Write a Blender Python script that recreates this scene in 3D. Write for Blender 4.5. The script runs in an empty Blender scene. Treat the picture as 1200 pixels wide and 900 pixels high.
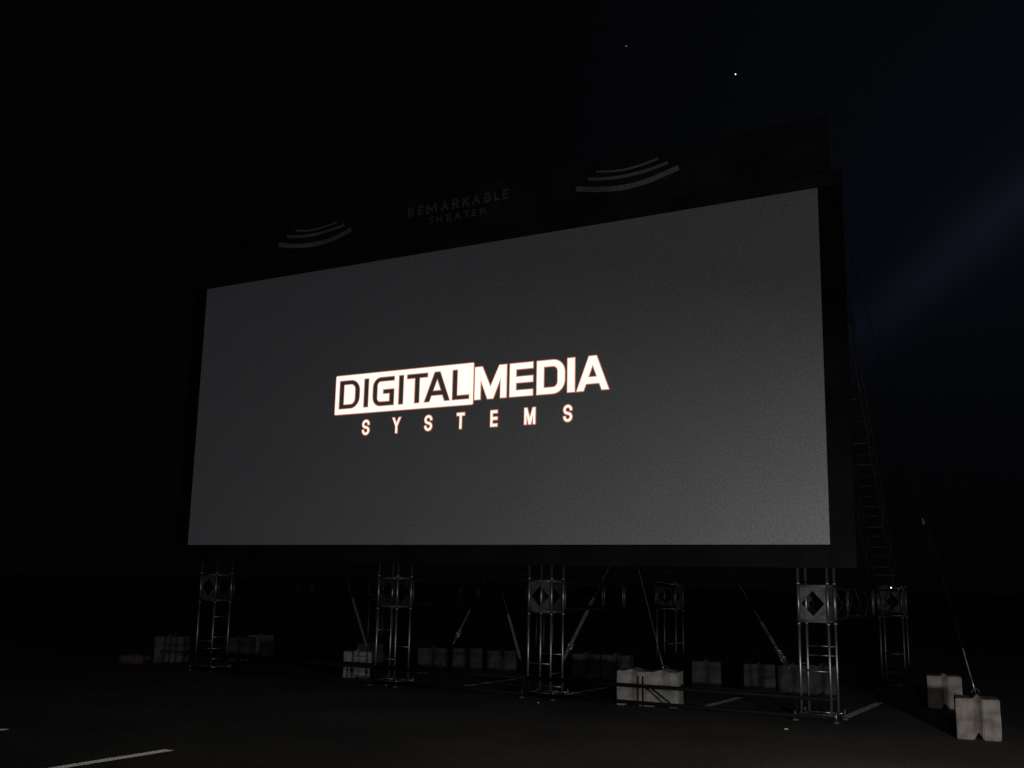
import bpy, bmesh, math, random
from mathutils import Vector, Matrix
random.seed(7)
S = bpy.context.scene
COL = S.collection
R = math.radians

# ------------------------------------------------------------------ camera
cam_d = bpy.data.cameras.new("camera")
cam_d.sensor_width = 36.0
cam_d.lens = 36.98
cam_d.clip_end = 6000
cam = bpy.data.objects.new("camera", cam_d)
COL.objects.link(cam)
RW = [[0.8662854487929964, -0.07592068064086843, -0.4937464647575148],
      [0.4991430472314566, 0.1714034717044726, 0.8493980623289348],
      [0.020143004950611925, -0.9822712988663755, 0.18637959860167994]]
M = Matrix([[r[0], -r[1], -r[2]] for r in RW]).to_4x4()
M.translation = (15.03517, -14.04921, 1.65265)
cam.matrix_world = M
S.camera = cam

# ------------------------------------------------------------------ night sky
w = bpy.data.worlds.new("World")
S.world = w
w.use_nodes = True
nt = w.node_tree
nt.nodes.clear()
wo = nt.nodes.new("ShaderNodeOutputWorld")
sky = nt.nodes.new("ShaderNodeTexSky")
sky.sky_type = 'NISHITA'
sky.sun_disc = False
sky.sun_elevation = R(-7)
sky.sun_rotation = R(60)
bg = nt.nodes.new("ShaderNodeBackground")
bg.inputs[1].default_value = 0.006
nt.links.new(sky.outputs[0], bg.inputs[0])
# lens-flare streak and blue glow, painted into the sky at the right
def mnode(op, a=None, b=None, c=None):
    n = nt.nodes.new("ShaderNodeMath")
    n.operation = op
    for k, v in enumerate((a, b, c)):
        if v is None: continue
        if isinstance(v, (int, float)): n.inputs[k].default_value = v
        else: nt.links.new(v, n.inputs[k])
    return n.outputs[0]
def vdot(vec, d):
    n = nt.nodes.new("ShaderNodeVectorMath")
    n.operation = 'DOT_PRODUCT'
    n.inputs[1].default_value = d
    nt.links.new(vec, n.inputs[0])
    return n.outputs['Value']
def wdir(px, py):
    d = ((px - 600) / 1232.71, (py - 450) / 1232.71, 1.0)
    return Vector([r[0] * d[0] + r[1] * d[1] + r[2] * d[2] for r in RW]).normalized()
tc = nt.nodes.new("ShaderNodeTexCoord")
G = tc.outputs['Generated']
nz = nt.nodes.new("ShaderNodeTexNoise")
nz.inputs['Scale'].default_value = 2.6
nz.inputs['Detail'].default_value = 4.0
nt.links.new(G, nz.inputs['Vector'])
A_, B_ = wdir(1230, 222), wdir(960, 418)
bn = A_.cross(B_).normalized()
off = mnode('ADD', vdot(G, bn), mnode('MULTIPLY', mnode('SUBTRACT', nz.outputs['Fac'], 0.5), 0.10))
band = mnode('POWER', 2.718, mnode('MULTIPLY', mnode('MULTIPLY', off, off), -1.0 / (2 * 0.018 ** 2)))
wide = mnode('POWER', 2.718, mnode('MULTIPLY', mnode('MULTIPLY', off, off), -1.0 / (2 * 0.12 ** 2)))
def falloff(d, lo, hi):
    m = nt.nodes.new("ShaderNodeMapRange")
    m.interpolation_type = 'SMOOTHSTEP'
    m.inputs['From Min'].default_value = lo
    m.inputs['From Max'].default_value = hi
    nt.links.new(vdot(G, d), m.inputs['Value'])
    return m.outputs[0]
C_ = wdir(1330, 160)
near = falloff(C_, math.cos(R(25)), 1.0)
far = falloff(C_, math.cos(R(36)), 1.0)
glow = mnode('ADD', mnode('MULTIPLY', mnode('MULTIPLY', band, near), 1.6), mnode('MULTIPLY', mnode('MULTIPLY', wide, near), 0.40))
glow = mnode('ADD', glow, mnode('MULTIPLY', mnode('MULTIPLY', far, far), 0.55))
bg2 = nt.nodes.new("ShaderNodeBackground")
bg2.inputs[0].default_value = (0.40, 0.52, 1.0, 1)
ext = nt.nodes.new("ShaderNodeMapRange")      # painted glow fades out towards the horizon
ext.interpolation_type = 'SMOOTHSTEP'
ext.inputs['From Min'].default_value = 0.0
ext.inputs['From Max'].default_value = 0.32
nt.links.new(vdot(G, Vector((0, 0, 1))), ext.inputs['Value'])
nt.links.new(mnode('MULTIPLY', mnode('MULTIPLY', glow, ext.outputs[0]), 0.0036), bg2.inputs[1])
bg3 = nt.nodes.new("ShaderNodeBackground")
bg3.inputs[0].default_value = (0.0008, 0.0009, 0.0011, 1)
bg3.inputs[1].default_value = 1.0
a1 = nt.nodes.new("ShaderNodeAddShader")
a2 = nt.nodes.new("ShaderNodeAddShader")
nt.links.new(bg.outputs[0], a1.inputs[0])
nt.links.new(bg2.outputs[0], a1.inputs[1])
nt.links.new(a1.outputs[0], a2.inputs[0])
nt.links.new(bg3.outputs[0], a2.inputs[1])
nt.links.new(a2.outputs[0], wo.inputs[0])

# ------------------------------------------------------------------ lamps
# unseen lamp standing in for the ground's light, behind right of the camera
ld = bpy.data.lights.new("unseen_ground_lamp", 'AREA')
ld.shape = 'DISK'
ld.size = 0.35
ld.energy = 150.0
ld.color = (1.0, 0.965, 0.93)
lamp = bpy.data.objects.new("unseen_ground_lamp", ld)
COL.objects.link(lamp)
LP = Vector((16.4, -15.0, 3.4))
lamp.location = LP
ldir = Vector((-7.5, 11.0, 0)).normalized() * math.cos(R(38)) + Vector((0, 0, -math.sin(R(38))))
lamp.rotation_euler = ldir.to_track_quat('-Z', 'Y').to_euler()
# unseen low lamp added past the right edge, brightening the screen's lower right
low_d = bpy.data.lights.new("unseen_low_lamp", 'AREA')
low_d.shape = 'DISK'
low_d.size = 0.30
low_d.energy = 490.0
low_d.color = (1.0, 0.97, 0.94)
low_lamp = bpy.data.objects.new("unseen_low_lamp", low_d)
COL.objects.link(low_lamp)
low_lamp.location = (16.05, -7.3, 0.85)
low_dir = Vector((12.8 - 16.05, 7.3, 0)).normalized() * math.cos(R(60)) + Vector((0, 0, -math.sin(R(60))))
low_lamp.rotation_euler = low_dir.to_track_quat('-Z', 'Y').to_euler()
# no moon in view: a very weak fill added to lift the blacks
sd = bpy.data.lights.new("moon_fill", 'SUN')
sd.energy = 0.03
sd.angle = R(0.5)
sd.color = (0.75, 0.85, 1.0)
moon_fill = bpy.data.objects.new("moon_fill", sd)
COL.objects.link(moon_fill)
moon_fill.rotation_euler = (R(50), 0, R(25))

S.view_settings.view_transform = 'Standard'
S.view_settings.look = 'None'
S.view_settings.exposure = 0.0
S.view_settings.gamma = 1.0
S.cycles.use_denoising = False
S.cycles.max_bounces = 4
S.cycles.sample_clamp_indirect = 0.3
S.cycles.caustics_reflective = False
S.cycles.caustics_refractive = False

# ------------------------------------------------------------------ materials
def nodes_mat(name, base, rough=0.8, metal=0.0, spec=0.5):
    m = bpy.data.materials.new(name)
    m.use_nodes = True
    b = m.node_tree.nodes['Principled BSDF']
    b.inputs['Base Color'].default_value = (*base, 1)
    b.inputs['Roughness'].default_value = rough
    b.inputs['Metallic'].default_value = metal
    b.inputs['Specular IOR Level'].default_value = spec
    return m, m.node_tree, b

def vary(nt, b, c1, c2, scale, detail=6, lo=0.35, hi=0.65, coord='Object', bump=0.0, bscale=None, bdist=0.01):
    t = nt.nodes.new("ShaderNodeTexCoord")
    n = nt.nodes.new("ShaderNodeTexNoise")
    n.inputs['Scale'].default_value = scale
    n.inputs['Detail'].default_value = detail
    nt.links.new(t.outputs[coord], n.inputs['Vector'])
    r = nt.nodes.new("ShaderNodeValToRGB")
    r.color_ramp.elements[0].position = lo
    r.color_ramp.elements[1].position = hi
    r.color_ramp.elements[0].color = (*c1, 1)
    r.color_ramp.elements[1].color = (*c2, 1)
    nt.links.new(n.outputs['Fac'], r.inputs[0])
    nt.links.new(r.outputs[0], b.inputs['Base Color'])
    if bump:
        n2 = nt.nodes.new("ShaderNodeTexNoise")
        n2.inputs['Scale'].default_value = bscale or scale * 6
        n2.inputs['Detail'].default_value = 8
        nt.links.new(t.outputs[coord], n2.inputs['Vector'])
        bp = nt.nodes.new("ShaderNodeBump")
        bp.inputs['Strength'].default_value = bump
        bp.inputs['Distance'].default_value = bdist
        nt.links.new(n2.outputs['Fac'], bp.inputs['Height'])
        nt.links.new(bp.outputs[0], b.inputs['Normal'])
    return t, n, r

# asphalt
m_asph, t_, b_ = nodes_mat("asphalt", (0.05, 0.048, 0.046), 0.9, 0, 0.25)
tc_, n_, r_ = vary(t_, b_, (0.026, 0.024, 0.022), (0.062, 0.057, 0.052), 0.55, 8, 0.3, 0.72, bump=0.9, bscale=60, bdist=0.006)
v_ = t_.nodes.new("ShaderNodeTexVoronoi")
v_.inputs['Scale'].default_value = 75
t_.links.new(tc_.outputs['Object'], v_.inputs['Vector'])
mx = t_.nodes.new("ShaderNodeMix")
mx.data_type = 'RGBA'
mx.blend_type = 'MULTIPLY'
mx.inputs['Factor'].default_value = 0.75
vr = t_.nodes.new("ShaderNodeValToRGB")
vr.color_ramp.elements[0].color = (0.35, 0.35, 0.35, 1)
vr.color_ramp.elements[1].color = (1.7, 1.65, 1.6, 1)
t_.links.new(v_.outputs['Color'], vr.inputs[0])
t_.links.new(r_.outputs[0], mx.inputs['A'])
t_.links.new(vr.outputs[0], mx.inputs['B'])
t_.links.new(mx.outputs['Result'], b_.inputs['Base Color'])

m_paint, t_, b_ = nodes_mat("worn_white_paint", (0.7, 0.7, 0.66), 0.8)
vary(t_, b_, (0.30, 0.29, 0.27), (0.84, 0.83, 0.79), 9, 8, 0.30, 0.44, bump=1.0, bscale=190, bdist=0.006)
b_.inputs['Sheen Weight'].default_value = 1.0      # glass beads in the road paint
b_.inputs['Sheen Roughness'].default_value = 0.25
b_.inputs['Sheen Tint'].default_value = (1, 1, 1, 1)

m_paint2, t_, b_ = nodes_mat("darker_white_paint", (0.4, 0.4, 0.38), 0.85)  # far stall lines, in a darker tone than the near ones
vary(t_, b_, (0.18, 0.177, 0.165), (0.62, 0.61, 0.58), 9, 8, 0.34, 0.52, bump=0.6, bscale=190, bdist=0.004)

m_conc, t_, b_ = nodes_mat("cast_concrete", (0.36, 0.345, 0.32), 0.93, 0, 0.2)
vary(t_, b_, (0.14, 0.133, 0.124), (0.25, 0.241, 0.226), 7, 10, 0.34, 0.6, bump=0.6, bscale=38, bdist=0.012)
m_conc2, t_, b_ = nodes_mat("shaded_concrete", (0.2, 0.195, 0.185), 0.93, 0, 0.2)  # concrete darkened to paint in the dimness behind the screen
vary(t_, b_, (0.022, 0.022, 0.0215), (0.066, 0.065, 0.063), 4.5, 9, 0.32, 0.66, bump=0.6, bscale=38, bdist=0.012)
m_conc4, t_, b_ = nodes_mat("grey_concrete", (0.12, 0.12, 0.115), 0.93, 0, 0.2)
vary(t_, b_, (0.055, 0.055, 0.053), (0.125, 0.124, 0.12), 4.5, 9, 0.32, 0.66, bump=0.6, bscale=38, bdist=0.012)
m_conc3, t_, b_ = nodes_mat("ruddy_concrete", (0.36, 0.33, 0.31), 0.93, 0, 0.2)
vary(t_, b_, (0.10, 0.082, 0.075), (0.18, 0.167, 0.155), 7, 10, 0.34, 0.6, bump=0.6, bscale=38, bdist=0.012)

m_alu, t_, b_ = nodes_mat("aluminium", (0.5, 0.54, 0.6), 0.42, 0.9)
vary(t_, b_, (0.20, 0.218, 0.25), (0.34, 0.37, 0.42), 5, 4, 0.3, 0.7)
m_alu2, t_, b_ = nodes_mat("shaded_aluminium", (0.3, 0.32, 0.36), 0.5, 0.85)  # aluminium darkened in colour for the weaker light on rear trusswork
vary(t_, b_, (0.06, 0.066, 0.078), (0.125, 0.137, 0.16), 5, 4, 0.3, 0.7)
m_plate, t_, b_ = nodes_mat("dull_plate", (0.2, 0.2, 0.21), 0.6, 0.4)
vary(t_, b_, (0.075, 0.075, 0.079), (0.16, 0.16, 0.168), 10, 6, bump=0.2, bscale=60, bdist=0.002)
m_plate2, t_, b_ = nodes_mat("darker_plate", (0.1, 0.1, 0.1), 0.7, 0.2)  # darker tone for the third tower's plate
vary(t_, b_, (0.04, 0.04, 0.042), (0.10, 0.10, 0.105), 7, 6)
m_blackm, t_, b_ = nodes_mat("black_paint_and_shade", (0.006, 0.006, 0.006), 0.8, 0, 0.2)  # rails are painted black; cross truss chords blackened to sink into shade
vary(t_, b_, (0.002, 0.002, 0.002), (0.005, 0.005, 0.005), 10, 4)
m_dark, t_, b_ = nodes_mat("shaded_truss", (0.012, 0.012, 0.014), 0.7, 0.2)  # darkness put into the colour where lamps hardly reach rakers and back plates
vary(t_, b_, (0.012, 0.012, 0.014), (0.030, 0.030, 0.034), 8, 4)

def cloth(name, c):
    m, t, b = nodes_mat(name, c, 0.95, 0, 0.05)
    vary(t, b, tuple(x * 0.7 for x in c), tuple(x * 1.25 for x in c), 1.3, 5, bump=0.25, bscale=3.0, bdist=0.04)
    return m
m_border = cloth("black_border_cloth", (0.0125, 0.0127, 0.0126))
m_banner = cloth("black_banner_cloth", (0.034, 0.034, 0.036))
m_print = cloth("grey_banner_print", (0.32, 0.32, 0.342))
m_print2 = cloth("grey_letter_print", (0.19, 0.19, 0.21))

m_screen, t_, b_ = nodes_mat("screen_fabric", (0.4, 0.4, 0.41), 0.45, 0, 1.0)
b_.inputs['IOR'].default_value = 1.6
vary(t_, b_, (0.30, 0.31, 0.325), (0.33, 0.337, 0.35), 1.1, 5, 0.3, 0.7, bump=0.06, bscale=220, bdist=0.002)

# the projector's own black level spread over the cloth, plus a fine speckle imitating camera grain
b_.inputs['Emission Color'].default_value = (0.88, 0.92, 1.0, 1)
b_.inputs['Emission Strength'].default_value = 0.0072
base_link = b_.inputs['Base Color'].links[0].from_socket
tcs = t_.nodes.new("ShaderNodeTexCoord")
sn = t_.nodes.new("ShaderNodeTexNoise")
sn.inputs['Scale'].default_value = 34
sn.inputs['Detail'].default_value = 2
t_.links.new(tcs.outputs['Object'], sn.inputs['Vector'])
sr = t_.nodes.new("ShaderNodeMapRange")
sr.inputs['From Min'].default_value = 0.3
sr.inputs['From Max'].default_value = 0.7
sr.inputs['To Min'].default_value = 0.78
sr.inputs['To Max'].default_value = 1.22
t_.links.new(sn.outputs['Fac'], sr.inputs['Value'])
sm = t_.nodes.new("ShaderNodeVectorMath")
sm.operation = 'SCALE'
t_.links.new(base_link, sm.inputs[0])
t_.links.new(sr.outputs[0], sm.inputs['Scale'])
t_.links.new(sm.outputs[0], b_.inputs['Base Color'])

def emis(name, c, s):
    m = bpy.data.materials.new(name)
    m.use_nodes = True
    n = m.node_tree
    n.nodes.clear()
    o = n.nodes.new("ShaderNodeOutputMaterial")
    e = n.nodes.new("ShaderNodeEmission")
    e.inputs[0].default_value = (*c, 1)
    e.inputs[1].default_value = s
    t = n.nodes.new("ShaderNodeTexNoise")
    t.inputs['Scale'].default_value = 30
    mr = n.nodes.new("ShaderNodeMapRange")
    mr.inputs['To Min'].default_value = s * 0.96
    mr.inputs['To Max'].default_value = s * 1.04
    n.links.new(t.outputs['Fac'], mr.inputs['Value'])
    n.links.new(mr.outputs[0], e.inputs[1])
    n.links.new(e.outputs[0], o.inputs[0])
    return m
m_logo = emis("projected_white", (1.0, 0.93, 0.86), 1.10)
m_fringe = emis("glow_fringe", (1.0, 0.36, 0.20), 0.62)  # camera bloom around the lettering, painted as a thin glowing rim
m_star = emis("starlight", (0.9, 0.95, 1.0), 4.0)
m_star2 = emis("faint_starlight", (1.0, 0.8, 0.75), 0.35)
m_led = emis("led_white", (0.9, 1.0, 0.95), 5.0)

for m_ in (m_star, m_star2, m_led, m_fringe, m_screen):
    m_.cycles.emission_sampling = 'NONE'
m_web, t_, b_ = nodes_mat("grey_webbing", (0.10, 0.10, 0.11), 0.8)
vary(t_, b_, (0.05, 0.05, 0.055), (0.12, 0.12, 0.13), 30, 3)
m_red, t_, b_ = nodes_mat("red_webbing", (0.16, 0.045, 0.035), 0.8)
vary(t_, b_, (0.045, 0.03, 0.027), (0.07, 0.045, 0.041), 30, 3)
m_sand, t_, b_ = nodes_mat("sandbag_cloth", (0.10, 0.06, 0.05), 0.95)
vary(t_, b_, (0.05, 0.036, 0.032), (0.085, 0.065, 0.058), 12, 5, bump=0.4, bscale=25)
m_paper, t_, b_ = nodes_mat("litter_paper", (0.6, 0.6, 0.58), 0.9)
vary(t_, b_, (0.45, 0.45, 0.43), (0.68, 0.68, 0.66), 40, 3)
m_cord2, t_, b_ = nodes_mat("dull_wire", (0.06, 0.06, 0.065), 0.7)
vary(t_, b_, (0.04, 0.04, 0.045), (0.09, 0.09, 0.095), 20, 3)
m_cord, t_, b_ = nodes_mat("black_wire", (0.03, 0.03, 0.035), 0.6)
vary(t_, b_, (0.02, 0.02, 0.025), (0.05, 0.05, 0.055), 20, 3)

# ------------------------------------------------------------------ helpers
class MB:
    """collects shapes, then builds ONE mesh object"""
    def __init__(s):
        s.v = []
        s.f = []
    def add(s, vs, fs):
        o = len(s.v)
        s.v += [tuple(v) for v in vs]
        s.f += [tuple(i + o for i in f) for f in fs]
        return s
    def box(s, x0, y0, z0, x1, y1, z1):
        vs = [(x, y, z) for z in (z0, z1) for y in (y0, y1) for x in (x0, x1)]
        return s.add(vs, [(0, 2, 3, 1), (4, 5, 7, 6), (0, 1, 5, 4), (2, 6, 7, 3), (0, 4, 6, 2), (1, 3, 7, 5)])
    def tube(s, a, b, r, n=10, r2=None):
        a, b = Vector(a), Vector(b)
        d = (b - a).normalized()
        u = d.orthogonal().normalized()
        v = d.cross(u)
        r2 = r if r2 is None else r2
        vs = []
        for p, q in ((a, r), (b, r2)):
            for i in range(n):
                t = 2 * math.pi * i / n
                vs.append(p + (u * math.cos(t) + v * math.sin(t)) * q)
        fs = [(i, (i + 1) % n, n + (i + 1) % n, n + i) for i in range(n)]
        fs += [tuple(range(n - 1, -1, -1)), tuple(range(n, 2 * n))]
        return s.add(vs, fs)
    def strip(s, pts, wdt, th, up=(0, -1, 0)):
        """flat webbing along pts"""
        up = Vector(up)
        P = [Vector(p) for p in pts]
        vs = []
        for i, p in enumerate(P):
            d = (P[min(i + 1, len(P) - 1)] - P[max(i - 1, 0)]).normalized()
            sd = d.cross(up).normalized()
            nn = sd.cross(d).normalized()
            for a, b in ((-1, -1), (1, -1), (1, 1), (-1, 1)):
                vs.append(p + sd * wdt * 0.5 * a + nn * th * 0.5 * b)
        fs = [(0, 1, 2, 3)]
        for i in range(len(P) - 1):
            o = i * 4
            for k in range(4):
                fs.append((o + k, o + 4 + k, o + 4 + (k + 1) % 4, o + (k + 1) % 4))
        o = (len(P) - 1) * 4
        fs.append((o + 3, o + 2, o + 1, o))
        return s.add(vs, fs)
    def build(s, name, mat, parent=None, smooth=False, bevel=0):
        me = bpy.data.meshes.new(name)
        me.from_pydata(s.v, [], s.f)
        me.validate()
        bm = bmesh.new()
        bm.from_mesh(me)
        bmesh.ops.recalc_face_normals(bm, faces=bm.faces)
        if bevel:
            bmesh.ops.bevel(bm, geom=bm.edges[:], offset=bevel, segments=2, affect='EDGES', clamp_overlap=True)
        if smooth:
            for f in bm.faces:
                f.smooth = len(f.verts) == 4
        bm.to_mesh(me)
        bm.free()
        me.materials.append(mat)
        o = bpy.data.objects.new(name, me)
        COL.objects.link(o)
        if parent is not None:
            o.parent = parent
        return o

def tag(o, label=None, cat=None, group=None, kind=None):
    if label: o['label'] = label
    if cat: o['category'] = cat
    if group: o['group'] = group
    if kind: o['kind'] = kind
    return o

def thing(name, label, cat, loc=(0, 0, 0), rz=0.0, group=None):
    o = bpy.data.objects.new(name, None)
    o.empty_display_size = 0.2
    o.location = loc
    o.rotation_euler = (0, 0, rz)
    COL.objects.link(o)
    return tag(o, label, cat, group)

def copy_tree(o, parent=None):
    c = o.copy()
    COL.objects.link(c)
    c.parent = parent
    for ch in o.children:
        copy_tree(ch, c)
    return c

# ------------------------------------------------------------------ ground
g = MB().add([(-3000, -3000, 0), (3000, -3000, 0), (3000, 3000, 0), (-3000, 3000, 0)], [(0, 1, 2, 3)]).build('asphalt_ground', m_asph)
tag(g, kind='structure')
def line(x, y0, y1, wd=0.12, mat=m_paint):
    # slightly ragged ends and edges, like sprayed stall lines
    n = 14
    vs = []
    for i in range(n + 1):
        y = y0 + (y1 - y0) * i / n
        k = 0.004
        vs += [(x - wd / 2 + random.uniform(-k, k), y, 0.004), (x + wd / 2 + random.uniform(-k, k), y, 0.004)]
    fs = [(2 * i, 2 * i + 1, 2 * i + 3, 2 * i + 2) for i in range(n)]
    return MB().add(vs, fs).build('parking_line', mat, g)
for x, y0, y1 in ((6.86, -12.5, -6.44), (4.44, -12.5, -6.5), (9.28, -12.5, -6.5), (2.0, -12.5, -6.5),
                  (5.55, 0.95, 2.9), (7.45, 0.65, 2.75), (9.72, 0.50, 2.3), (11.65, 0.72, 2.95), (13.8, -12.5, -6.4)):
    line(x, y0, y1, mat=m_paint if y0 < -1 else m_paint2)

# ------------------------------------------------------------------ the screen
SW, SB, ST = 11.707, 2.236, 7.136
scr = thing('cinema_screen', 'huge wide outdoor cinema screen with glowing white logo and black cloth surround', 'cinema screen', (0, 0, SB))
def gridface(x0, x1, z0, z1, y, nx, nz, th, amp=0.0):
    """a thin cloth panel with real thickness, its front subdivided"""
    vs, fs = [], []
    for k, yy in enumerate((y, y + th)):
        for j in range(nz + 1):
            for i in range(nx + 1):
                x = x0 + (x1 - x0) * i / nx
                z = z0 + (z1 - z0) * j / nz
                e = 0 < i < nx and 0 < j < nz
                vs.append((x, yy + (amp * math.sin(x * 3.1 + z) * math.cos(z * 2.3) if e else 0), z))
    q = (nx + 1) * (nz + 1)
    def I(k, i, j): return k * q + j * (nx + 1) + i
    for j in range(nz):
        for i in range(nx):
            fs.append((I(0, i, j), I(0, i + 1, j), I(0, i + 1, j + 1), I(0, i, j + 1)))
            fs.append((I(1, i, j), I(1, i, j + 1), I(1, i + 1, j + 1), I(1, i + 1, j)))
    for i in range(nx):
        fs.append((I(0, i, 0), I(1, i, 0), I(1, i + 1, 0), I(0, i + 1, 0)))
        fs.append((I(0, i, nz), I(0, i + 1, nz), I(1, i + 1, nz), I(1, i, nz)))
    for j in range(nz):
        fs.append((I(0, 0, j), I(0, 0, j + 1), I(1, 0, j + 1), I(1, 0, j)))
        fs.append((I(0, nx, j), I(1, nx, j), I(1, nx, j + 1), I(0, nx, j + 1)))
    return vs, fs
def panel(name, mat, parent, *a, **k):
    return MB().add(*gridface(*a, **k)).build(name, mat, parent)
oz = -SB
panel('projection_surface', m_screen, scr, 0, SW, 0, ST - SB, 0.0, 24, 12, 0.02)
panel('side_border', m_border, scr, SW + 0.003, 12.03, -0.30, ST - SB, -0.012, 4, 20, 0.05, amp=0.006)
panel('side_border', m_border, scr, -0.33, -0.003, -0.30, ST - SB, -0.012, 4, 20, 0.05, amp=0.006)
panel('bottom_border', m_border, scr, 0.0, SW, -0.302, -0.003, -0.012, 40, 3, 0.05, amp=0.006)
panel('top_border', m_banner, scr, -0.33, 12.03, ST - SB + 0.003, ST - SB + 0.20, -0.012, 40, 3, 0.05, amp=0.006)
panel('back_cloth', m_border, scr, -0.28, 11.98, -0.25, ST - SB + 0.18, 0.06, 20, 10, 0.02)

# ---- lettering helpers (2D curve filled with even-odd, then made a mesh)
def arc(cx, cz, r, a0, a1, n=8):
    return [(cx + r * math.cos(R(a0 + (a1 - a0) * i / n)), cz + r * math.sin(R(a0 + (a1 - a0) * i / n))) for i in range(n + 1)]
def rect(x0, z0, x1, z1, r=0.0):
    if not r:
        return [(x0, z0), (x1, z0), (x1, z1), (x0, z1)]
    return (arc(x0 + r, z0 + r, r, 180, 270, 4) + arc(x1 - r, z0 + r, r, 270, 360, 4)
            + arc(x1 - r, z1 - r, r, 0, 90, 4) + arc(x0 + r, z1 - r, r, 90, 180, 4))
def gD(x0, x1, z0, z1, tv, th, r):
    out = [(x0, z0)] + arc(x1 - r, z0 + r, r, 270, 360) + arc(x1 - r, z1 - r, r, 0, 90) + [(x0, z1)]
    q = max(r - tv, 0.03)
    inn = [(x0 + tv, z0 + th)] + arc(x1 - tv - q, z0 + th + q, q, 270, 360) + arc(x1 - tv - q, z1 - th - q, q, 0, 90) + [(x0 + tv, z1 - th)]
    return [out, inn]
def gI(x0, x1, z0, z1): return [rect(x0, z0, x1, z1)]
def gG(x0, x1, z0, z1, tv, th, r):
    zm = z0 + (z1 - z0) * 0.575
    xb = x0 + (x1 - x0) * 0.48
    q = max(r - tv, 0.03)
    p = [(x1, z1), *arc(x0 + r, z1 - r, r, 90, 180), *arc(x0 + r, z0 + r, r, 180, 270), (x1, z0), (x1, zm), (xb, zm), (xb, zm - th),
         (x1 - tv, zm - th), (x1 - tv, z0 + th), *reversed(arc(x0 + tv + q, z0 + th + q, q, 180, 270)), *reversed(arc(x0 + tv + q, z1 - th - q, q, 90, 180)), (x1, z1 - th)]
    return [p]
def gT(x0, x1, z0, z1, tv, th):
    c = (x0 + x1) / 2
    return [[(x0, z1), (x0, z1 - th), (c - tv / 2, z1 - th), (c - tv / 2, z0), (c + tv / 2, z0), (c + tv / 2, z1 - th), (x1, z1 - th), (x1, z1)]]
def gA(x0, x1, z0, z1, tv, th, top):
    c = (x0 + x1) / 2
    h = z1 - z0
    zb = z0 + h * 0.20
    sl = ((c - top / 2) - x0) / h
    ft = tv * 1.06
    out = [(x0, z0), (c - top / 2, z1), (c + top / 2, z1), (x1, z0), (x1 - ft, z0), (x1 - ft - sl * (zb - z0), zb), (x0 + ft + sl * (zb - z0), zb), (x0 + ft, z0)]
    za = zb + th
    zt = z1 - h * 0.20
    hl = x0 + ft + sl * (za - z0)
    ht = x0 + ft + sl * (zt - z0)
    if ht > c - 0.03:
        zt = za + (c - hl) / sl
        return [out, [(hl, za), (2 * c - hl, za), (c, zt)]]
    inn = [(hl, za), (2 * c - hl, za), (2 * c - ht, zt), (ht, zt)]
    return [out, inn]
def gL(x0, x1, z0, z1, tv, th): return [[(x0, z0), (x1, z0), (x1, z0 + th), (x0 + tv, z0 + th), (x0 + tv, z1), (x0, z1)]]
def gE(x0, x1, z0, z1, tv, th):
    zc = (z0 + z1) / 2
    return [[(x0, z0), (x1, z0), (x1, z0 + th), (x0 + tv, z0 + th), (x0 + tv, zc - th / 2), (x1, zc - th / 2), (x1, zc + th / 2),
             (x0 + tv, zc + th / 2), (x0 + tv, z1 - th), (x1, z1 - th), (x1, z1), (x0, z1)]]
def gM(x0, x1, z0, z1, tv, dip=0.0, vw=0.11):
    c = (x0 + x1) / 2
    h = z1 - z0
    sh = tv * 1.25
    return [[(x0, z0), (x0, z1), (x0 + sh, z1), (c, z0 + h * 0.36), (x1 - sh, z1), (x1, z1), (x1, z0), (x1 - tv, z0), (x1 - tv, z0 + h * 0.60),
             (c + vw / 2, z0), (c - vw / 2, z0), (x0 + tv, z0 + h * 0.60), (x0 + tv, z0)]]
def gY(x0, x1, z0, z1, t):
    c = (x0 + x1) / 2
    zm = z0 + (z1 - z0) * 0.45
    return [[(c - t / 2, z0), (c + t / 2, z0), (c + t / 2, zm), (x1, z1), (x1 - t, z1), (c, zm + t * 1.2), (x0 + t, z1), (x0, z1), (c - t / 2, zm)]]
def ribbon(pts, t):
    P = [Vector(p) for p in pts]
    L, Rr = [], []
    for i, p in enumerate(P):
        d = (P[min(i + 1, len(P) - 1)] - P[max(i - 1, 0)]).normalized()
        n = Vector((-d.y, d.x)) * t / 2
        L.append(tuple(p + n))
        Rr.append(tuple(p - n))
    return [L + Rr[::-1]]
def gS(x0, x1, z0, z1, t):
    w2 = (x1 - x0 - t) / 2
    c = (x0 + x1) / 2
    zt = z1 - t / 2 - w2
    zb = z0 + t / 2 + w2
    pts = arc(c, zt, w2, -8, 200, 12) + [(c - w2 * .7, zt - (zt - zb) * .38), (c + w2 * .7, zb + (zt - zb) * .38)] + arc(c, zb, w2, 20, -188, 12)
    return ribbon(pts, t)

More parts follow.
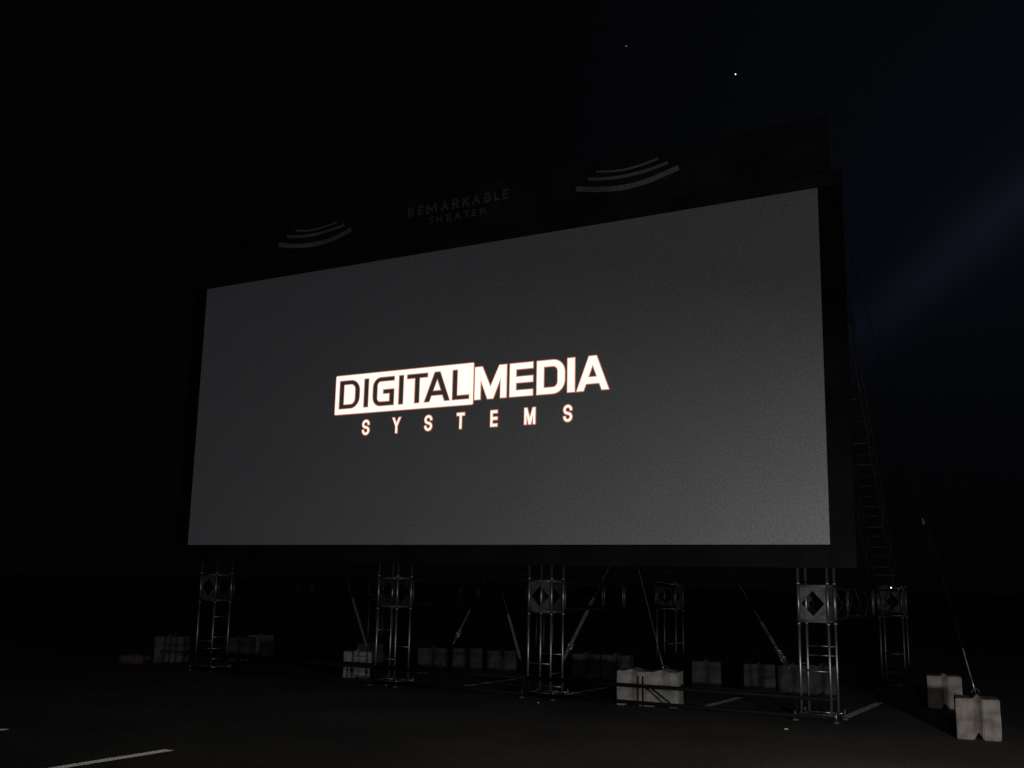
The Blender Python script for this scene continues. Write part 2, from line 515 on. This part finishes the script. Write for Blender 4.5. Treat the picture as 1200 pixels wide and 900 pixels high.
def shape(name, mat, parent, splines, y, off=0.0, extr=0.0):
    cu = bpy.data.curves.new(name, 'CURVE')
    cu.dimensions = '2D'
    cu.fill_mode = 'BOTH'
    cu.offset = off
    cu.extrude = extr
    for pts in splines:
        sp = cu.splines.new('POLY')
        sp.points.add(len(pts) - 1)
        for p, q in zip(sp.points, pts):
            p.co = (q[0], q[1], 0, 1)
        sp.use_cyclic_u = True
    tmp = bpy.data.objects.new('tmp', cu)
    COL.objects.link(tmp)
    dg = bpy.context.evaluated_depsgraph_get()
    me = bpy.data.meshes.new_from_object(tmp.evaluated_get(dg))
    bpy.data.objects.remove(tmp)
    bpy.data.curves.remove(cu)
    me.name = name
    me.transform(Matrix.Rotation(R(90), 4, 'X'))
    me.materials.clear()
    me.materials.append(mat)
    o = bpy.data.objects.new(name, me)
    COL.objects.link(o)
    o.parent = parent
    o.location = (0, y, 0)
    return o
def dz(shp, d): return [[(x, z - d) for x, z in s] for s in shp]

z0, z1 = 4.549, 5.055
dig = []
dig += gD(3.408, 3.862, z0, z1, 0.112, 0.085, 0.20)
dig += gI(3.942, 4.050, z0, z1)
dig += gG(4.130, 4.590, z0, z1, 0.108, 0.085, 0.17)
dig += gI(4.673, 4.780, z0, z1)
dig += gT(4.838, 5.268, z0, z1, 0.109, 0.086)
dig += gA(5.190, 5.715, z0, z1, 0.112, 0.092, 0.118)
dig += gL(5.746, 6.083, z0, z1, 0.106, 0.082)
box = [rect(3.331, 4.462, 6.152, 5.137, 0.018)] + dig
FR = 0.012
def glyph(name, splines):
    s2 = dz(splines, SB)
    shape_w = shape(name, m_logo, scr, s2, -0.006)
    shape('painted_glow_fringe', m_fringe, shape_w, s2, 0.003, off=FR)
    return shape_w
# NB: a positive curve offset grows outlines and shrinks holes
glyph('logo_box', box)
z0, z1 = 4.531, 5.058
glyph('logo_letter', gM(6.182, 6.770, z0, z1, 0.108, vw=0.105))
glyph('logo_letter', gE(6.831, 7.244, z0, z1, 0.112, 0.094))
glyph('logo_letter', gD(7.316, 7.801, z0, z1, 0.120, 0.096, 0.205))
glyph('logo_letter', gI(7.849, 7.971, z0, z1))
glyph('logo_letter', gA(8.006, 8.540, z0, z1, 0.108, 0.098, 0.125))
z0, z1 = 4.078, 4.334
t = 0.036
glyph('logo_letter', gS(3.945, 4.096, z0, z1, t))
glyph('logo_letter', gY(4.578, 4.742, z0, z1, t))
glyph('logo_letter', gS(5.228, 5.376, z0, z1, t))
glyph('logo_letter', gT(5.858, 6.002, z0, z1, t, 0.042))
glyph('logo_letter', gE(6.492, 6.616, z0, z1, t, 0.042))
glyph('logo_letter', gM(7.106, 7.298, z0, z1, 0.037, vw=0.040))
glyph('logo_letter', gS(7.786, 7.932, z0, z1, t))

# ------------------------------------------------------------------ header banner above the screen
ban = thing('header_banner', 'black header banner with faint grey lettering and curved stripes above the screen', 'banner', (0, 0, ST + 0.2))
BZ = ST + 0.2
panel('banner_cloth', m_banner, ban, -0.15, 11.88, ST + 0.206 - BZ, 8.16 - BZ, -0.030, 40, 6, 0.03, amp=0.004)
for pts, t in (([(7.98, 7.765), (8.34, 7.69), (8.78, 7.645), (9.2, 7.68), (9.69, 7.80)], 0.085),
               ([(8.19, 7.885), (8.50, 7.84), (8.80, 7.825), (9.2, 7.85), (9.52, 7.91)], 0.052),
               ([(8.33, 7.985), (8.58, 7.945), (8.83, 7.93), (9.1, 7.955), (9.36, 8.00)], 0.036),
               ([(1.81, 7.76), (2.15, 7.685), (2.59, 7.64), (3.08, 7.67), (3.51, 7.79)], 0.085),
               ([(2.0, 7.885), (2.32, 7.84), (2.62, 7.825), (3.0, 7.85), (3.35, 7.90)], 0.052),
               ([(2.20, 7.975), (2.42, 7.935), (2.65, 7.92), (2.92, 7.94), (3.17, 7.985)], 0.036)):
    # smooth the five points into a curve
    P = [Vector(p) for p in pts]
    sm = []
    for i in range(len(P) - 1):
        p0, p1, p2, p3 = P[max(i - 1, 0)], P[i], P[i + 1], P[min(i + 2, len(P) - 1)]
        for k in range(6):
            u = k / 6
            sm.append(0.5 * ((2 * p1) + (-p0 + p2) * u + (2 * p0 - 5 * p1 + 4 * p2 - p3) * u * u + (-p0 + 3 * p1 - 3 * p2 + p3) * u ** 3))
    sm.append(P[-1])
    shape('curved_stripe', m_print, ban, dz(ribbon([tuple(p) for p in sm], t), BZ), -0.038)

# hand-painted block capitals: each is a set of brush strokes in a unit cell
STROKES = {
    'R': [[(0, 0), (0, 1)], [(0, 1), (.75, .98), (1, .82), (1, .66), (.75, .50), (0, .48)], [(.5, .48), (1, 0)]],
    'E': [[(0, 0), (0, 1)], [(0, 1), (1, 1)], [(0, .5), (.85, .5)], [(0, 0), (1, 0)]],
    'M': [[(0, 0), (.05, 1)], [(.05, 1), (.5, .25)], [(.5, .25), (.95, 1)], [(.95, 1), (1, 0)]],
    'A': [[(0, 0), (.5, 1)], [(.5, 1), (1, 0)], [(.2, .36), (.8, .36)]],
    'K': [[(0, 0), (0, 1)], [(1, 1), (.05, .45)], [(.3, .55), (1, 0)]],
    'B': [[(0, 0), (0, 1)], [(0, 1), (.75, .97), (.92, .8), (.88, .62), (.6, .53), (0, .52)], [(.6, .53), (1, .38), (1, .15), (.75, .02), (0, 0)]],
    'L': [[(0, 0), (0, 1)], [(0, 0), (1, 0)]],
    'T': [[(.5, 0), (.5, 1)], [(0, 1), (1, 1)]],
    'H': [[(0, 0), (0, 1)], [(1, 0), (1, 1)], [(0, .5), (1, .5)]],
}
def text_letter(ch, x, z, wd, h, rot, parent, mat, y):
    th = h * 0.21
    m = MB()
    for k, st in enumerate(STROKES[ch]):
        P = [((a - 0.5) * (wd - th), (b - 0.5) * (h - th)) for a, b in st]
        # square brush ends
        for e, n in ((0, 1), (-1, -2)):
            d = Vector((P[e][0] - P[n][0], P[e][1] - P[n][1])).normalized() * th * 0.45
            P[e] = (P[e][0] + d.x, P[e][1] + d.y)
        m.strip([(a, -0.0006 * k, b) for a, b in P], th, 0.004, (0, -1, 0))
    o = m.build('banner_letter', mat, parent)
    o.location = (x, y, z)
    o.rotation_euler = (0, R(-rot), 0)
    return o
row = [('R', 4.75, 4.87), ('E', 4.96, 5.07), ('M', 5.13, 5.35), ('A', 5.43, 5.58), ('R', 5.655, 5.79), ('K', 5.86, 6.00),
       ('A', 6.05, 6.21), ('B', 6.29, 6.42), ('L', 6.48, 6.58), ('E', 6.645, 6.76)]
rots = [3, -3, 2, 0, 1, -2, 3, -2, 4, 0]
for (c, a, b), rt in zip(row, rots):
    text_letter(c, (a + b) / 2, 7.90 - BZ, b - a, 0.17, rt, ban, m_print2, -0.038)
row = [('T', 5.19, 5.31), ('H', 5.34, 5.46), ('E', 5.55, 5.65), ('A', 5.71, 5.83), ('T', 5.89, 6.01), ('E', 6.05, 6.14), ('R', 6.21, 6.33)]
for (c, a, b), rt in zip(row, [5, 2, 3, 0, 2, -2, 0]):
    text_letter(c, (a + b) / 2, 7.68 - BZ, b - a, 0.125, rt, ban, m_print2, -0.038)

# ------------------------------------------------------------------ truss towers
TW = 0.38
CR = 0.019
Z1, Z2 = 1.25, 1.70            # bottom and top of the sleeve block
def sleeve_plate():
    """square plate with a diamond cut-out, in x-z, thickness along y, real edges"""
    a, h = TW - 0.05, Z2 - Z1 - 0.02
    o = [(-a / 2, -h / 2), (a / 2, -h / 2), (a / 2, h / 2), (-a / 2, h / 2)]
    d = [(0, -h * .38), (a * .46, 0), (0, h * .38), (-a * .46, 0)]
    mids = [(0, -h / 2), (a / 2, 0), (0, h / 2), (-a / 2, 0)]
    ring = [o[0], mids[0], o[1], mids[1], o[2], mids[2], o[3], mids[3]]
    vs = []
    for y in (-0.006, 0.006):
        vs += [(x, y, z) for x, z in ring] + [(x, y, z) for x, z in d]
    fs = []
    for k, flip in ((0, False), (12, True)):
        tri = []
        for i in range(4):      # mids[i] = ring index 1+2i ; corner after it = 2+2i ; d[i], d[i+1]
            m_, c_, m2 = 1 + 2 * i, (2 + 2 * i) % 8, (3 + 2 * i) % 8
            tri += [(m_, c_, 8 + (i + 1) % 4, 8 + i), (c_, m2, 8 + (i + 1) % 4)]
        fs += [tuple(j + k for j in f) for f in tri]
    for i in range(8):
        fs.append((i, (i + 1) % 8, 12 + (i + 1) % 8, 12 + i))
    for i in range(4):
        fs.append((8 + i, 8 + (i + 1) % 4, 20 + (i + 1) % 4, 20 + i))
    return vs, fs

def make_tower(top, label, loc, rungs, group, mat=m_alu, plate=m_plate):
    """rungs: list of (face, z): face 0 front, 1 right, 2 back, 3 left"""
    t = thing('truss_tower', label, 'truss tower', loc, 0, group)
    c = [(0, 0), (TW, 0), (TW, TW), (0, TW)]
    for x, y in c:
        ch = MB().tube((x, y, 0.06), (x, y, Z1 - 0.01), CR, 12)
        ch.tube((x, y, Z1 - 0.01), (x, y, Z2 + 0.01), CR * 1.15, 12)
        ch.tube((x, y, Z2 + 0.01), (x, y, top), CR, 12)
        for zz in (Z1 - 0.05, Z2 + 0.02):
            ch.tube((x, y, zz), (x, y, zz + 0.03), CR * 1.5, 12)
        ch.build('chord', mat, t, smooth=True)
    for face, z in rungs:
        a, b = c[face], c[(face + 1) % 4]
        d = Vector((b[0] - a[0], b[1] - a[1], 0)).normalized() * CR
        MB().tube((a[0] + d.x, a[1] + d.y, z), (b[0] - d.x, b[1] - d.y, z), 0.009, 8).build('rung', mat, t, smooth=True)
    # sleeve block: rings and four cut plates
    for z in (Z1, Z2):
        sb = MB()
        for i in range(4):
            a, b = c[i], c[(i + 1) % 4]
            sb.tube((a[0], a[1], z), (b[0], b[1], z), 0.020, 8)
        sb.build('sleeve_ring', m_plate, t, smooth=True)
    vs, fs = sleeve_plate()
    for i, (px, py, rz) in enumerate(((TW / 2, 0.0, 0), (TW / 2, TW, 180))):
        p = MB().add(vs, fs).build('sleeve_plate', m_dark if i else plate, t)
        p.location = (px, py, (Z1 + Z2) / 2)
        p.rotation_euler = (0, 0, R(rz))
    # base frame and screw feet
    bf = MB()
    for i in range(4):
        a, b = c[i], c[(i + 1) % 4]
        bf.tube((a[0], a[1], 0.075), (b[0], b[1], 0.075), 0.016, 8)
    bf.build('base_frame', mat, t, smooth=True)
    for (x, y), (sx, sy) in zip(c, ((-1, -1), (1, -1), (1, 1), (-1, 1))):
        f = MB().tube((x, y, 0.075), (x + sx * 0.07, y + sy * 0.05, 0.075), 0.014, 8)
        f.tube((x + sx * 0.07, y + sy * 0.05, 0.015), (x + sx * 0.07, y + sy * 0.05, 0.13), 0.010, 8)
        ft = f.build('screw_foot', mat, t, smooth=True)
        MB().tube((x + sx * 0.07, y + sy * 0.05, 0.0), (x + sx * 0.07, y + sy * 0.05, 0.016), 0.045, 12, 0.035).build('foot_pad', m_plate, ft)
    return t

GF = 'aluminium truss towers under the front of the screen'
GB = 'aluminium truss towers behind the screen'
TX = [0.34, 4.38, 7.20, 11.25]
TY = 0.07
def segs(a, b, step):
    out = []
    z = a
    while z < b:
        out.append(z)
        z += step
    return out
up = [(k, z) for z in segs(2.4, 7.6, 0.5) for k in (0, 1, 2, 3)]
tow = [
    ('leftmost aluminium truss tower of the front row, furthest from the camera', [(0, .53), (0, .40), (1, .96), (1, .60), (1, .40), (1, .22)]),
    ('second truss tower from the left, its four thin chords catching the light', [(3, .87), (0, .42), (0, .12), (2, .60)]),
    ('third truss tower from the left, beside the pale block pair in the middle', [(0, .50), (2, .62), (1, .36), (2, .15)]),
    ('rightmost front truss tower, nearest the camera with a clear diamond plate', [(0, .62), (2, .92), (2, .80), (1, .58), (1, .42), (1, .28), (3, .70)]),
]
for (lab, rg), x, pm in zip(tow, TX, (m_plate, m_dark, m_plate2, m_plate)):
    make_tower(7.9, lab, (x, TY, 0), rg + up, GF, plate=pm)
RY = [5.1, 5.1, 5.1, 5.3]
rear = [
    'rear truss tower standing behind the leftmost front tower',
    'rear truss tower showing faintly just left of the third front tower',
    'rear truss tower showing behind the pale block pair in the middle',
    'rear right truss tower standing clear to the right of the nearest tower',
]
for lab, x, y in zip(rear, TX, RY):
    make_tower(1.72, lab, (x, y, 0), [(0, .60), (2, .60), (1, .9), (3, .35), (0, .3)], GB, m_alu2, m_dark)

# horizontal trusses front to rear, one to each tower pair
GX = 'horizontal trusses running back from the front towers'
lx = ['horizontal truss running back from the leftmost front tower', 'horizontal truss running back from the second front tower',
      'horizontal truss running back from the third front tower', 'horizontal truss running back from the nearest tower to the rear right tower']
for lab, x, ry, ym in zip(lx, TX, RY, (2.7, 2.55, 2.7, 2.9)):
    t = thing('cross_truss', lab, 'horizontal truss', (x, TY + TW + 0.03, Z1), 0, GX)
    cm = m_dark if x == TX[3] else m_blackm
    y0, y1 = 0.0, ry - (TY + TW + 0.03) - 0.03
    ym -= TY + TW + 0.03
    for cx in (0, TW):
        for cz in (0.03, Z2 - Z1 - 0.03):
            MB().tube((cx, y0, cz), (cx, y1, cz), 0.016, 8).build('chord', m_blackm, t, smooth=True)
    for yy in (y0 + 0.04, ym - 0.04, ym + 0.04, y1 - 0.04):
        for cx in (0, TW):
            MB().tube((cx, yy, 0.03), (cx, yy, Z2 - Z1 - 0.03), 0.017, 10).build('upright', m_alu2, t, smooth=True)
        for zz in (0.03, Z2 - Z1 - 0.03):
            MB().tube((0, yy, zz), (TW, yy, zz), 0.010, 8).build('crossbar', cm, t, smooth=True)
    for s0, s1 in ((y0 + 0.04, ym - 0.04), (ym + 0.04, y1 - 0.04)):
        n = 4
        for i in range(n):
            a, b = s0 + (s1 - s0) * i / n, s0 + (s1 - s0) * (i + 1) / n
            for cx in (0, TW):
                za, zb = (0.03, Z2 - Z1 - 0.03) if i % 2 else (Z2 - Z1 - 0.03, 0.03)
                MB().tube((cx, a, za), (cx, b, zb), 0.007, 6).build('diagonal', cm, t, smooth=True)

# raking back-stay trusses from the rear towers up to the top of the screen
GR = 'dark raking trusses propping the screen from behind'
lr = ['dark raking truss behind the left end of the screen', 'dark raking truss behind the left half of the screen',
      'dark raking truss behind the right half of the screen', 'dark raking truss seen leaning beyond the right edge of the screen']
for lab, x in zip(lr, TX):
    t = thing('raking_truss', lab, 'raking truss', (x, 4.62, Z2), 0, GR)
    A = Vector((0, 0, 0.03))
    B = Vector((0, -3.95, 5.75))
    d = (B - A)
    nrm = Vector((0, 0.82, 0.57)) * 0.34
    for cx in (0, TW):
        for off in (Vector((0, 0, 0)), nrm):
            MB().tube(A + off + Vector((cx, 0, 0)), B + off + Vector((cx, 0, 0)), 0.020, 8).build('chord', m_dark, t, smooth=True)
    n = 18
    for i in range(n + 1):
        p = A + d * (i / n)
        for off in (Vector((0, 0, 0)), nrm):
            MB().tube(p + off, p + off + Vector((TW, 0, 0)), 0.012 if i % 6 else 0.020, 6).build('rung', m_dark, t, smooth=True)
    for i in range(n):
        p, q = A + d * (i / n), A + d * ((i + 1) / n)
        for cx in (0, TW):
            e = Vector((cx, 0, 0))
            m = MB().tube(p + e, q + nrm + e, 0.008, 6) if i % 2 else MB().tube(p + nrm + e, q + e, 0.008, 6)
            m.build('side_diagonal', m_dark, t, smooth=True)

# low black rail frames along the foot of the front towers
GL = 'low black rail frames linking the front towers'
for lab, xa, xb, dg_ in (('low black rail frame between the leftmost and second front towers', TX[0], TX[1], [1.2]),
                         ('low black rail frame between the second and third front towers', TX[1], TX[2], [1.1]),
                         ('low black rail frame crossing in front of the pale block pair', TX[2], TX[3], [2.0])):
    t = thing('base_rail', lab, 'rail frame', (xa, TY - 0.055, 0), 0, GL)
    L = xb - xa
    ea, eb = 0.012, L - 0.012 if xb != TX[3] else L + TW
    MB().tube((ea, 0, 0.285), (eb, 0, 0.285), 0.026, 10).build('top_rail', m_blackm, t, smooth=True)
    MB().tube((ea, 0, 0.06), (eb, 0, 0.06), 0.026, 10).build('bottom_rail', m_blackm, t, smooth=True)
    for px in (0.05, L * 0.46, L - 0.05):
        MB().tube((px, 0, 0.0), (px, 0, 0.42 if px == L * 0.46 else 0.30), 0.014, 8).build('post', m_blackm, t, smooth=True)
    for px in dg_:
        MB().tube((px, 0, 0.26), (px + 0.27, 0, 0.085), 0.014, 8).build('brace', m_blackm, t, smooth=True)
GLb = 'low black rails linking the backs of the front towers'
for lab, xa, xb in (('rear low black rail behind the leftmost and second front towers', TX[0], TX[1]),
                    ('rear low black rail behind the second and third front towers', TX[1], TX[2]),
                    ('rear low black rail behind the pale block pair and nearest tower', TX[2], TX[3])):
    t = thing('rear_rail', lab, 'rail', (xa, TY + TW + 0.05, 0), 0, GLb)
    eb = xb - xa - 0.012 if xb != TX[3] else xb - xa + TW
    MB().tube((0.012, 0, 0.275), (eb, 0, 0.275), 0.024, 10).build('rail', m_blackm, t, smooth=True)
    for px in (0.35, (xb - xa) / 2):
        MB().tube((px, 0, 0.0), (px, 0, 0.27), 0.013, 8).build('post', m_blackm, t, smooth=True)

# ------------------------------------------------------------------ concrete ballast blocks
GBk = 'interlocking concrete ballast blocks'
def block(label, x, y, rz, w=0.47, d=0.48, h=0.455, mat=m_conc, ridge='y', z=0.0, seed=0, eye=False, gw=0.045, rr=0.045, gd=0.045):
    rnd = random.Random(seed)
    bm = bmesh.new()
    xs = [0, w * .25, w / 2 - gw, w / 2, w / 2 + gw, w * .75, w]
    ys = [0, d * .25, d / 2 - gw, d / 2, d / 2 + gw, d * .75, d]
    zs = [0, h * .25, h * .5, h * .75, h]
    V = {}
    nx, ny, nz = len(xs), len(ys), len(zs)
    for i in range(nx):
        for j in range(ny):
            for k in range(nz):
                if not (i in (0, nx - 1) or j in (0, ny - 1) or k in (0, nz - 1)):
                    continue
                px, py, pz = xs[i], ys[j], zs[k]
                if i == 3 and j == 0: py += gd
                if i == 3 and j == ny - 1: py -= gd
                if j == 3 and i == 0 and ridge == 'x': px += gd
                if k == 0 and i == 3: pz += gd * 1.1
                if k == nz - 1 and i == 3: pz += rr
                q = 0.004
                V[i, j, k] = bm.verts.new((px + rnd.uniform(-q, q), py + rnd.uniform(-q, q), max(0.0, pz + rnd.uniform(-q, q)) if k else pz))
    for k in (0, nz - 1):
        for i in range(nx - 1):
            for j in range(ny - 1):
                bm.faces.new([V[i, j, k], V[i + 1, j, k], V[i + 1, j + 1, k], V[i, j + 1, k]])
    for j in (0, ny - 1):
        for i in range(nx - 1):
            for k in range(nz - 1):
                bm.faces.new([V[i, j, k], V[i + 1, j, k], V[i + 1, j, k + 1], V[i, j, k + 1]])
    for i in (0, nx - 1):
        for j in range(ny - 1):
            for k in range(nz - 1):
                bm.faces.new([V[i, j, k], V[i, j + 1, k], V[i, j + 1, k + 1], V[i, j, k + 1]])
    bmesh.ops.recalc_face_normals(bm, faces=bm.faces)
    sharp = [e for e in bm.edges if len(e.link_faces) == 2 and e.calc_face_angle(0) > 0.5]
    bmesh.ops.bevel(bm, geom=sharp, offset=0.009, segments=2, affect='EDGES', clamp_overlap=True)
    me = bpy.data.meshes.new('ballast_block')
    bm.to_mesh(me)
    bm.free()
    me.materials.append(mat)
    o = bpy.data.objects.new('ballast_block', me)
    COL.objects.link(o)
    o.location = (x, y, z)
    o.rotation_euler = (0, 0, R(rz))
    # cast-in lifting eye on top
    e = MB()
    n = 8 if eye else 0
    for i in range(n):
        a, b = math.pi * i / n, math.pi * (i + 1) / n
        e.tube((w / 2 + 0.045 * math.cos(a), d / 2, h + rr + 0.05 * math.sin(a)), (w / 2 + 0.045 * math.cos(b), d / 2, h + rr + 0.05 * math.sin(b)), 0.007, 6)
    if eye: e.build('lifting_eye', m_cord, o, smooth=True)
    tag(o, label, 'concrete block', GBk)
    return o
block('nearest pale concrete block at the far right with a grooved face', 13.19, -0.51, 10, seed=1, mat=m_conc3, eye=True, gw=0.05, gd=0.075)
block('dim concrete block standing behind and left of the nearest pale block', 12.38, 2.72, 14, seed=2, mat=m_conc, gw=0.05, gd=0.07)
block('left one of the pale block pair behind the low black rail', 8.64, 0.09, 12, w=0.40, h=0.47, seed=3, gw=0.10, rr=0.025)
block('right one of the pale block pair behind the low black rail', 9.035, 0.175, 12, w=0.46, h=0.47, seed=4, gw=0.12, rr=0.03, eye=True)
block('small pale block seen just left of the second truss tower', 3.33, 0.56, 36, seed=5, mat=m_conc)
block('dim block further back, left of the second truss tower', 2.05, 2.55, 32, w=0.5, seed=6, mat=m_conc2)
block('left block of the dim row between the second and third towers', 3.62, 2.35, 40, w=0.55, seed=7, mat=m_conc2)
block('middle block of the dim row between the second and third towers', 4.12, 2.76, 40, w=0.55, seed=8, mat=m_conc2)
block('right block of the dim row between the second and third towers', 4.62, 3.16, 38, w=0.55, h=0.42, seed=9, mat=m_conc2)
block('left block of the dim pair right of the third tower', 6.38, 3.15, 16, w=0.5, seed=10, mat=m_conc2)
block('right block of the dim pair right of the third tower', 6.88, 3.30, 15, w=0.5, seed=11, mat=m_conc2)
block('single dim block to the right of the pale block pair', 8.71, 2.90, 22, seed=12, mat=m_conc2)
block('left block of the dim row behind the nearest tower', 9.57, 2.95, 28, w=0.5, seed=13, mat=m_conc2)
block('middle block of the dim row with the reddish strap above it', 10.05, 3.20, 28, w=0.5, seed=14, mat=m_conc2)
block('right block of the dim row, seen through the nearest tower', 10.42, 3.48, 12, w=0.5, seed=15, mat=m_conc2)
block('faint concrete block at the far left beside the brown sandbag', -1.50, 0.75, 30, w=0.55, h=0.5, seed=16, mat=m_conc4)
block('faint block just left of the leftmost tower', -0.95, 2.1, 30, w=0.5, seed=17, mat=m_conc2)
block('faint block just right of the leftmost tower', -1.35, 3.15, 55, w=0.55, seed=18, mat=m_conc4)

# sandbag at far left
sbm = bmesh.new()
bmesh.ops.create_uvsphere(sbm, u_segments=20, v_segments=12, radius=1)
for v in sbm.verts:
    x, y, z = v.co
    k = 1 + 0.08 * math.sin(5 * x + 3 * y)
    v.co = (math.copysign(abs(x) ** 0.7, x) * 0.25 * k, math.copysign(abs(y) ** 0.7, y) * 0.16, math.copysign(abs(z) ** 0.8, z) * 0.10 * k + 0.10)
me = bpy.data.meshes.new('sandbag')
sbm.to_mesh(me)
sbm.free()
for p in me.polygons: p.use_smooth = True
me.materials.append(m_sand)
sg = bpy.data.objects.new('sandbag', me)
COL.objects.link(sg)
sg.location = (-1.45, 0.20, 0)
sg.rotation_euler = (0, 0, R(30))
tag(sg, 'dull brown sandbag on the ground at the far left', 'sandbag')
MB().tube((0.24, 0, 0.12), (0.33, 0.01, 0.13), 0.03, 8, 0.05).build('tied_neck', m_sand, sg)

# ------------------------------------------------------------------ straps and guy wires
GS = 'tie-down straps anchored to the blocks'
def strap(label, a, b, wlow, low, mat=m_web, mlow=None, ratchet=True, wire=0.006, wmat=None):
    """a = anchor on the block, b = fixing high up; webbing of width wlow up to fraction low, thin wire beyond"""
    a, b = Vector(a), Vector(b)
    t = thing('tie_down_strap', label, 'tie-down strap', a, 0, GS)
    d = b - a
    c = d * low
    vw = Vector((15.03, -14.05, 1.65)) - a
    MB().strip([d * 0.02, c * 0.33, c * 0.66, c], wlow, 0.005, (vw.normalized())).build('webbing', mlow or mat, t)
    MB().tube(c, d, wire, 6).build('wire', wmat or mat, t, smooth=True)
    if ratchet:
        r = c * 0.25
        dn = d.normalized()
        rb = MB()
        sd = dn.cross(Vector((0, 1, 0))).normalized()
        for s in (-1, 1):
            p = r + sd * s * (wlow * 0.5 + 0.01)
            rb.tube(p - dn * 0.09, p + dn * 0.09, 0.012, 6)
        rb.tube(r - sd * (wlow * .5 + .03), r + sd * (wlow * .5 + .03), 0.017, 10)
        rb.tube(r + dn * 0.07 - sd * (wlow * .5 + .02), r + dn * 0.07 + sd * (wlow * .5 + .02), 0.010, 8)
        rt = rb.build('ratchet', m_alu, t, smooth=True)
        MB().tube(r + dn * 0.09 - sd * 0.05, r + dn * 0.17 + sd * 0.08, 0.009, 8).build('ratchet_handle', m_alu, rt, smooth=True)
    hk = MB().tube(d * 0.0, d * 0.03, 0.010, 8)
    hk.build('hook', m_alu, t, smooth=True)
    return t
strap('thick grey ratchet strap slanting up right beside the third tower', (6.45, 2.6, 0.30), (7.45, 2.6, 2.15), 0.055, 0.62)
strap('grey strap leaning up left, just left of the third tower', (5.65, 2.6, 0.33), (5.15, 2.6, 1.75), 0.045, 0.55, ratchet=False)
strap('grey strap leaning up left beside the second tower', (2.25, 2.6, 0.40), (1.60, 2.6, 1.85), 0.045, 0.62, ratchet=False)
strap('dark strap leaning up right from behind the second tower', (4.12, 2.75, 0.52), (5.0, 2.6, 1.95), 0.03, 0.45)
strap('thin grey wire rising left from the pale block pair', (9.20, 0.45, 0.50), (8.62, 0.6, 2.4), 0.014, 0.1, ratchet=False, wire=0.004)
strap('dull reddish strap with ratchet sloping up left from behind the nearest tower', (10.35, 2.8, 0.42), (9.15, 2.8, 2.4), 0.045, 0.36, mlow=m_red, wire=0.005)
strap('thin guy wire rising left from the nearest pale block at far right', (13.38, -0.26, 0.51), (12.0, 0.5, 6.3), 0.012, 0.085, ratchet=False, wire=0.004, wmat=m_blackm, mlow=m_cord2)
tb = thing('turnbuckle', 'small dark turnbuckle high on the guy wire right of the screen', 'turnbuckle', (12.90, 0.02, 2.33))
dn = (Vector((12.0, 0.5, 6.3)) - Vector((13.38, -0.26, 0.51))).normalized()
MB().tube(-dn * 0.16, dn * 0.16, 0.009, 8).build('body', m_blackm, tb, smooth=True)
MB().tube(dn * 0.16, dn * 0.24, 0.016, 8).build('eye', m_cord2, tb, smooth=True)

# small white light on the rear right tower
il = thing('clamp_light', 'tiny white light glowing on the horizontal truss beside the rear right tower', 'small light', (11.60, 4.55, 1.688))
MB().box(-0.03, 0, 0, 0.03, 0.06, 0.05).build('housing', m_blackm, il)
MB().tube((0, -0.002, 0.025), (0, -0.012, 0.025), 0.0085, 12).build('lens', m_led, il)

# litter
for lab, x, y, s, k in (('white scrap of litter on the asphalt in front of the third tower', 7.67, -0.46, 0.014, 1),
                        ('pale scrap of litter on the asphalt in front of the nearest tower', 11.34, -0.99, 0.018, 2),
                        ('tiny pale scrap of litter beside the second tower', 4.55, 0.15, 0.014, 3)):
    rn = random.Random(k)
    bm = bmesh.new()
    bmesh.ops.create_icosphere(bm, subdivisions=2, radius=s)
    for v in bm.verts:
        v.co = Vector((v.co.x * 1.5, v.co.y, max(0, v.co.z * 0.45 + s * 0.3))) * rn.uniform(0.75, 1.15)
    me = bpy.data.meshes.new('litter')
    bm.to_mesh(me)
    bm.free()
    me.materials.append(m_paper)
    o = bpy.data.objects.new('litter', me)
    COL.objects.link(o)
    o.location = (x, y, 0.001)
    tag(o, lab, 'litter', 'scraps of litter on the asphalt')

# ------------------------------------------------------------------ stars
def star(label, px, py, dist, rad, mat):
    d = Vector(((px - 600) / 1232.71, (py - 450) / 1232.71, 1.0))
    wdir = Vector([r[0] * d.x + r[1] * d.y + r[2] * d.z for r in RW]).normalized()
    bm = bmesh.new()
    bmesh.ops.create_icosphere(bm, subdivisions=2, radius=rad)
    me = bpy.data.meshes.new('star')
    bm.to_mesh(me)
    bm.free()
    me.materials.append(mat)
    o = bpy.data.objects.new('star', me)
    COL.objects.link(o)
    o.location = Vector((15.035, -14.05, 1.65)) + wdir * dist
    tag(o, label, 'star', None, 'thing')
star('bright white star alone high above the right part of the screen', 862, 87, 2500, 1.15, m_star)
star('very faint reddish star near the top middle of the sky', 734, 54, 2500, 1.2, m_star2)
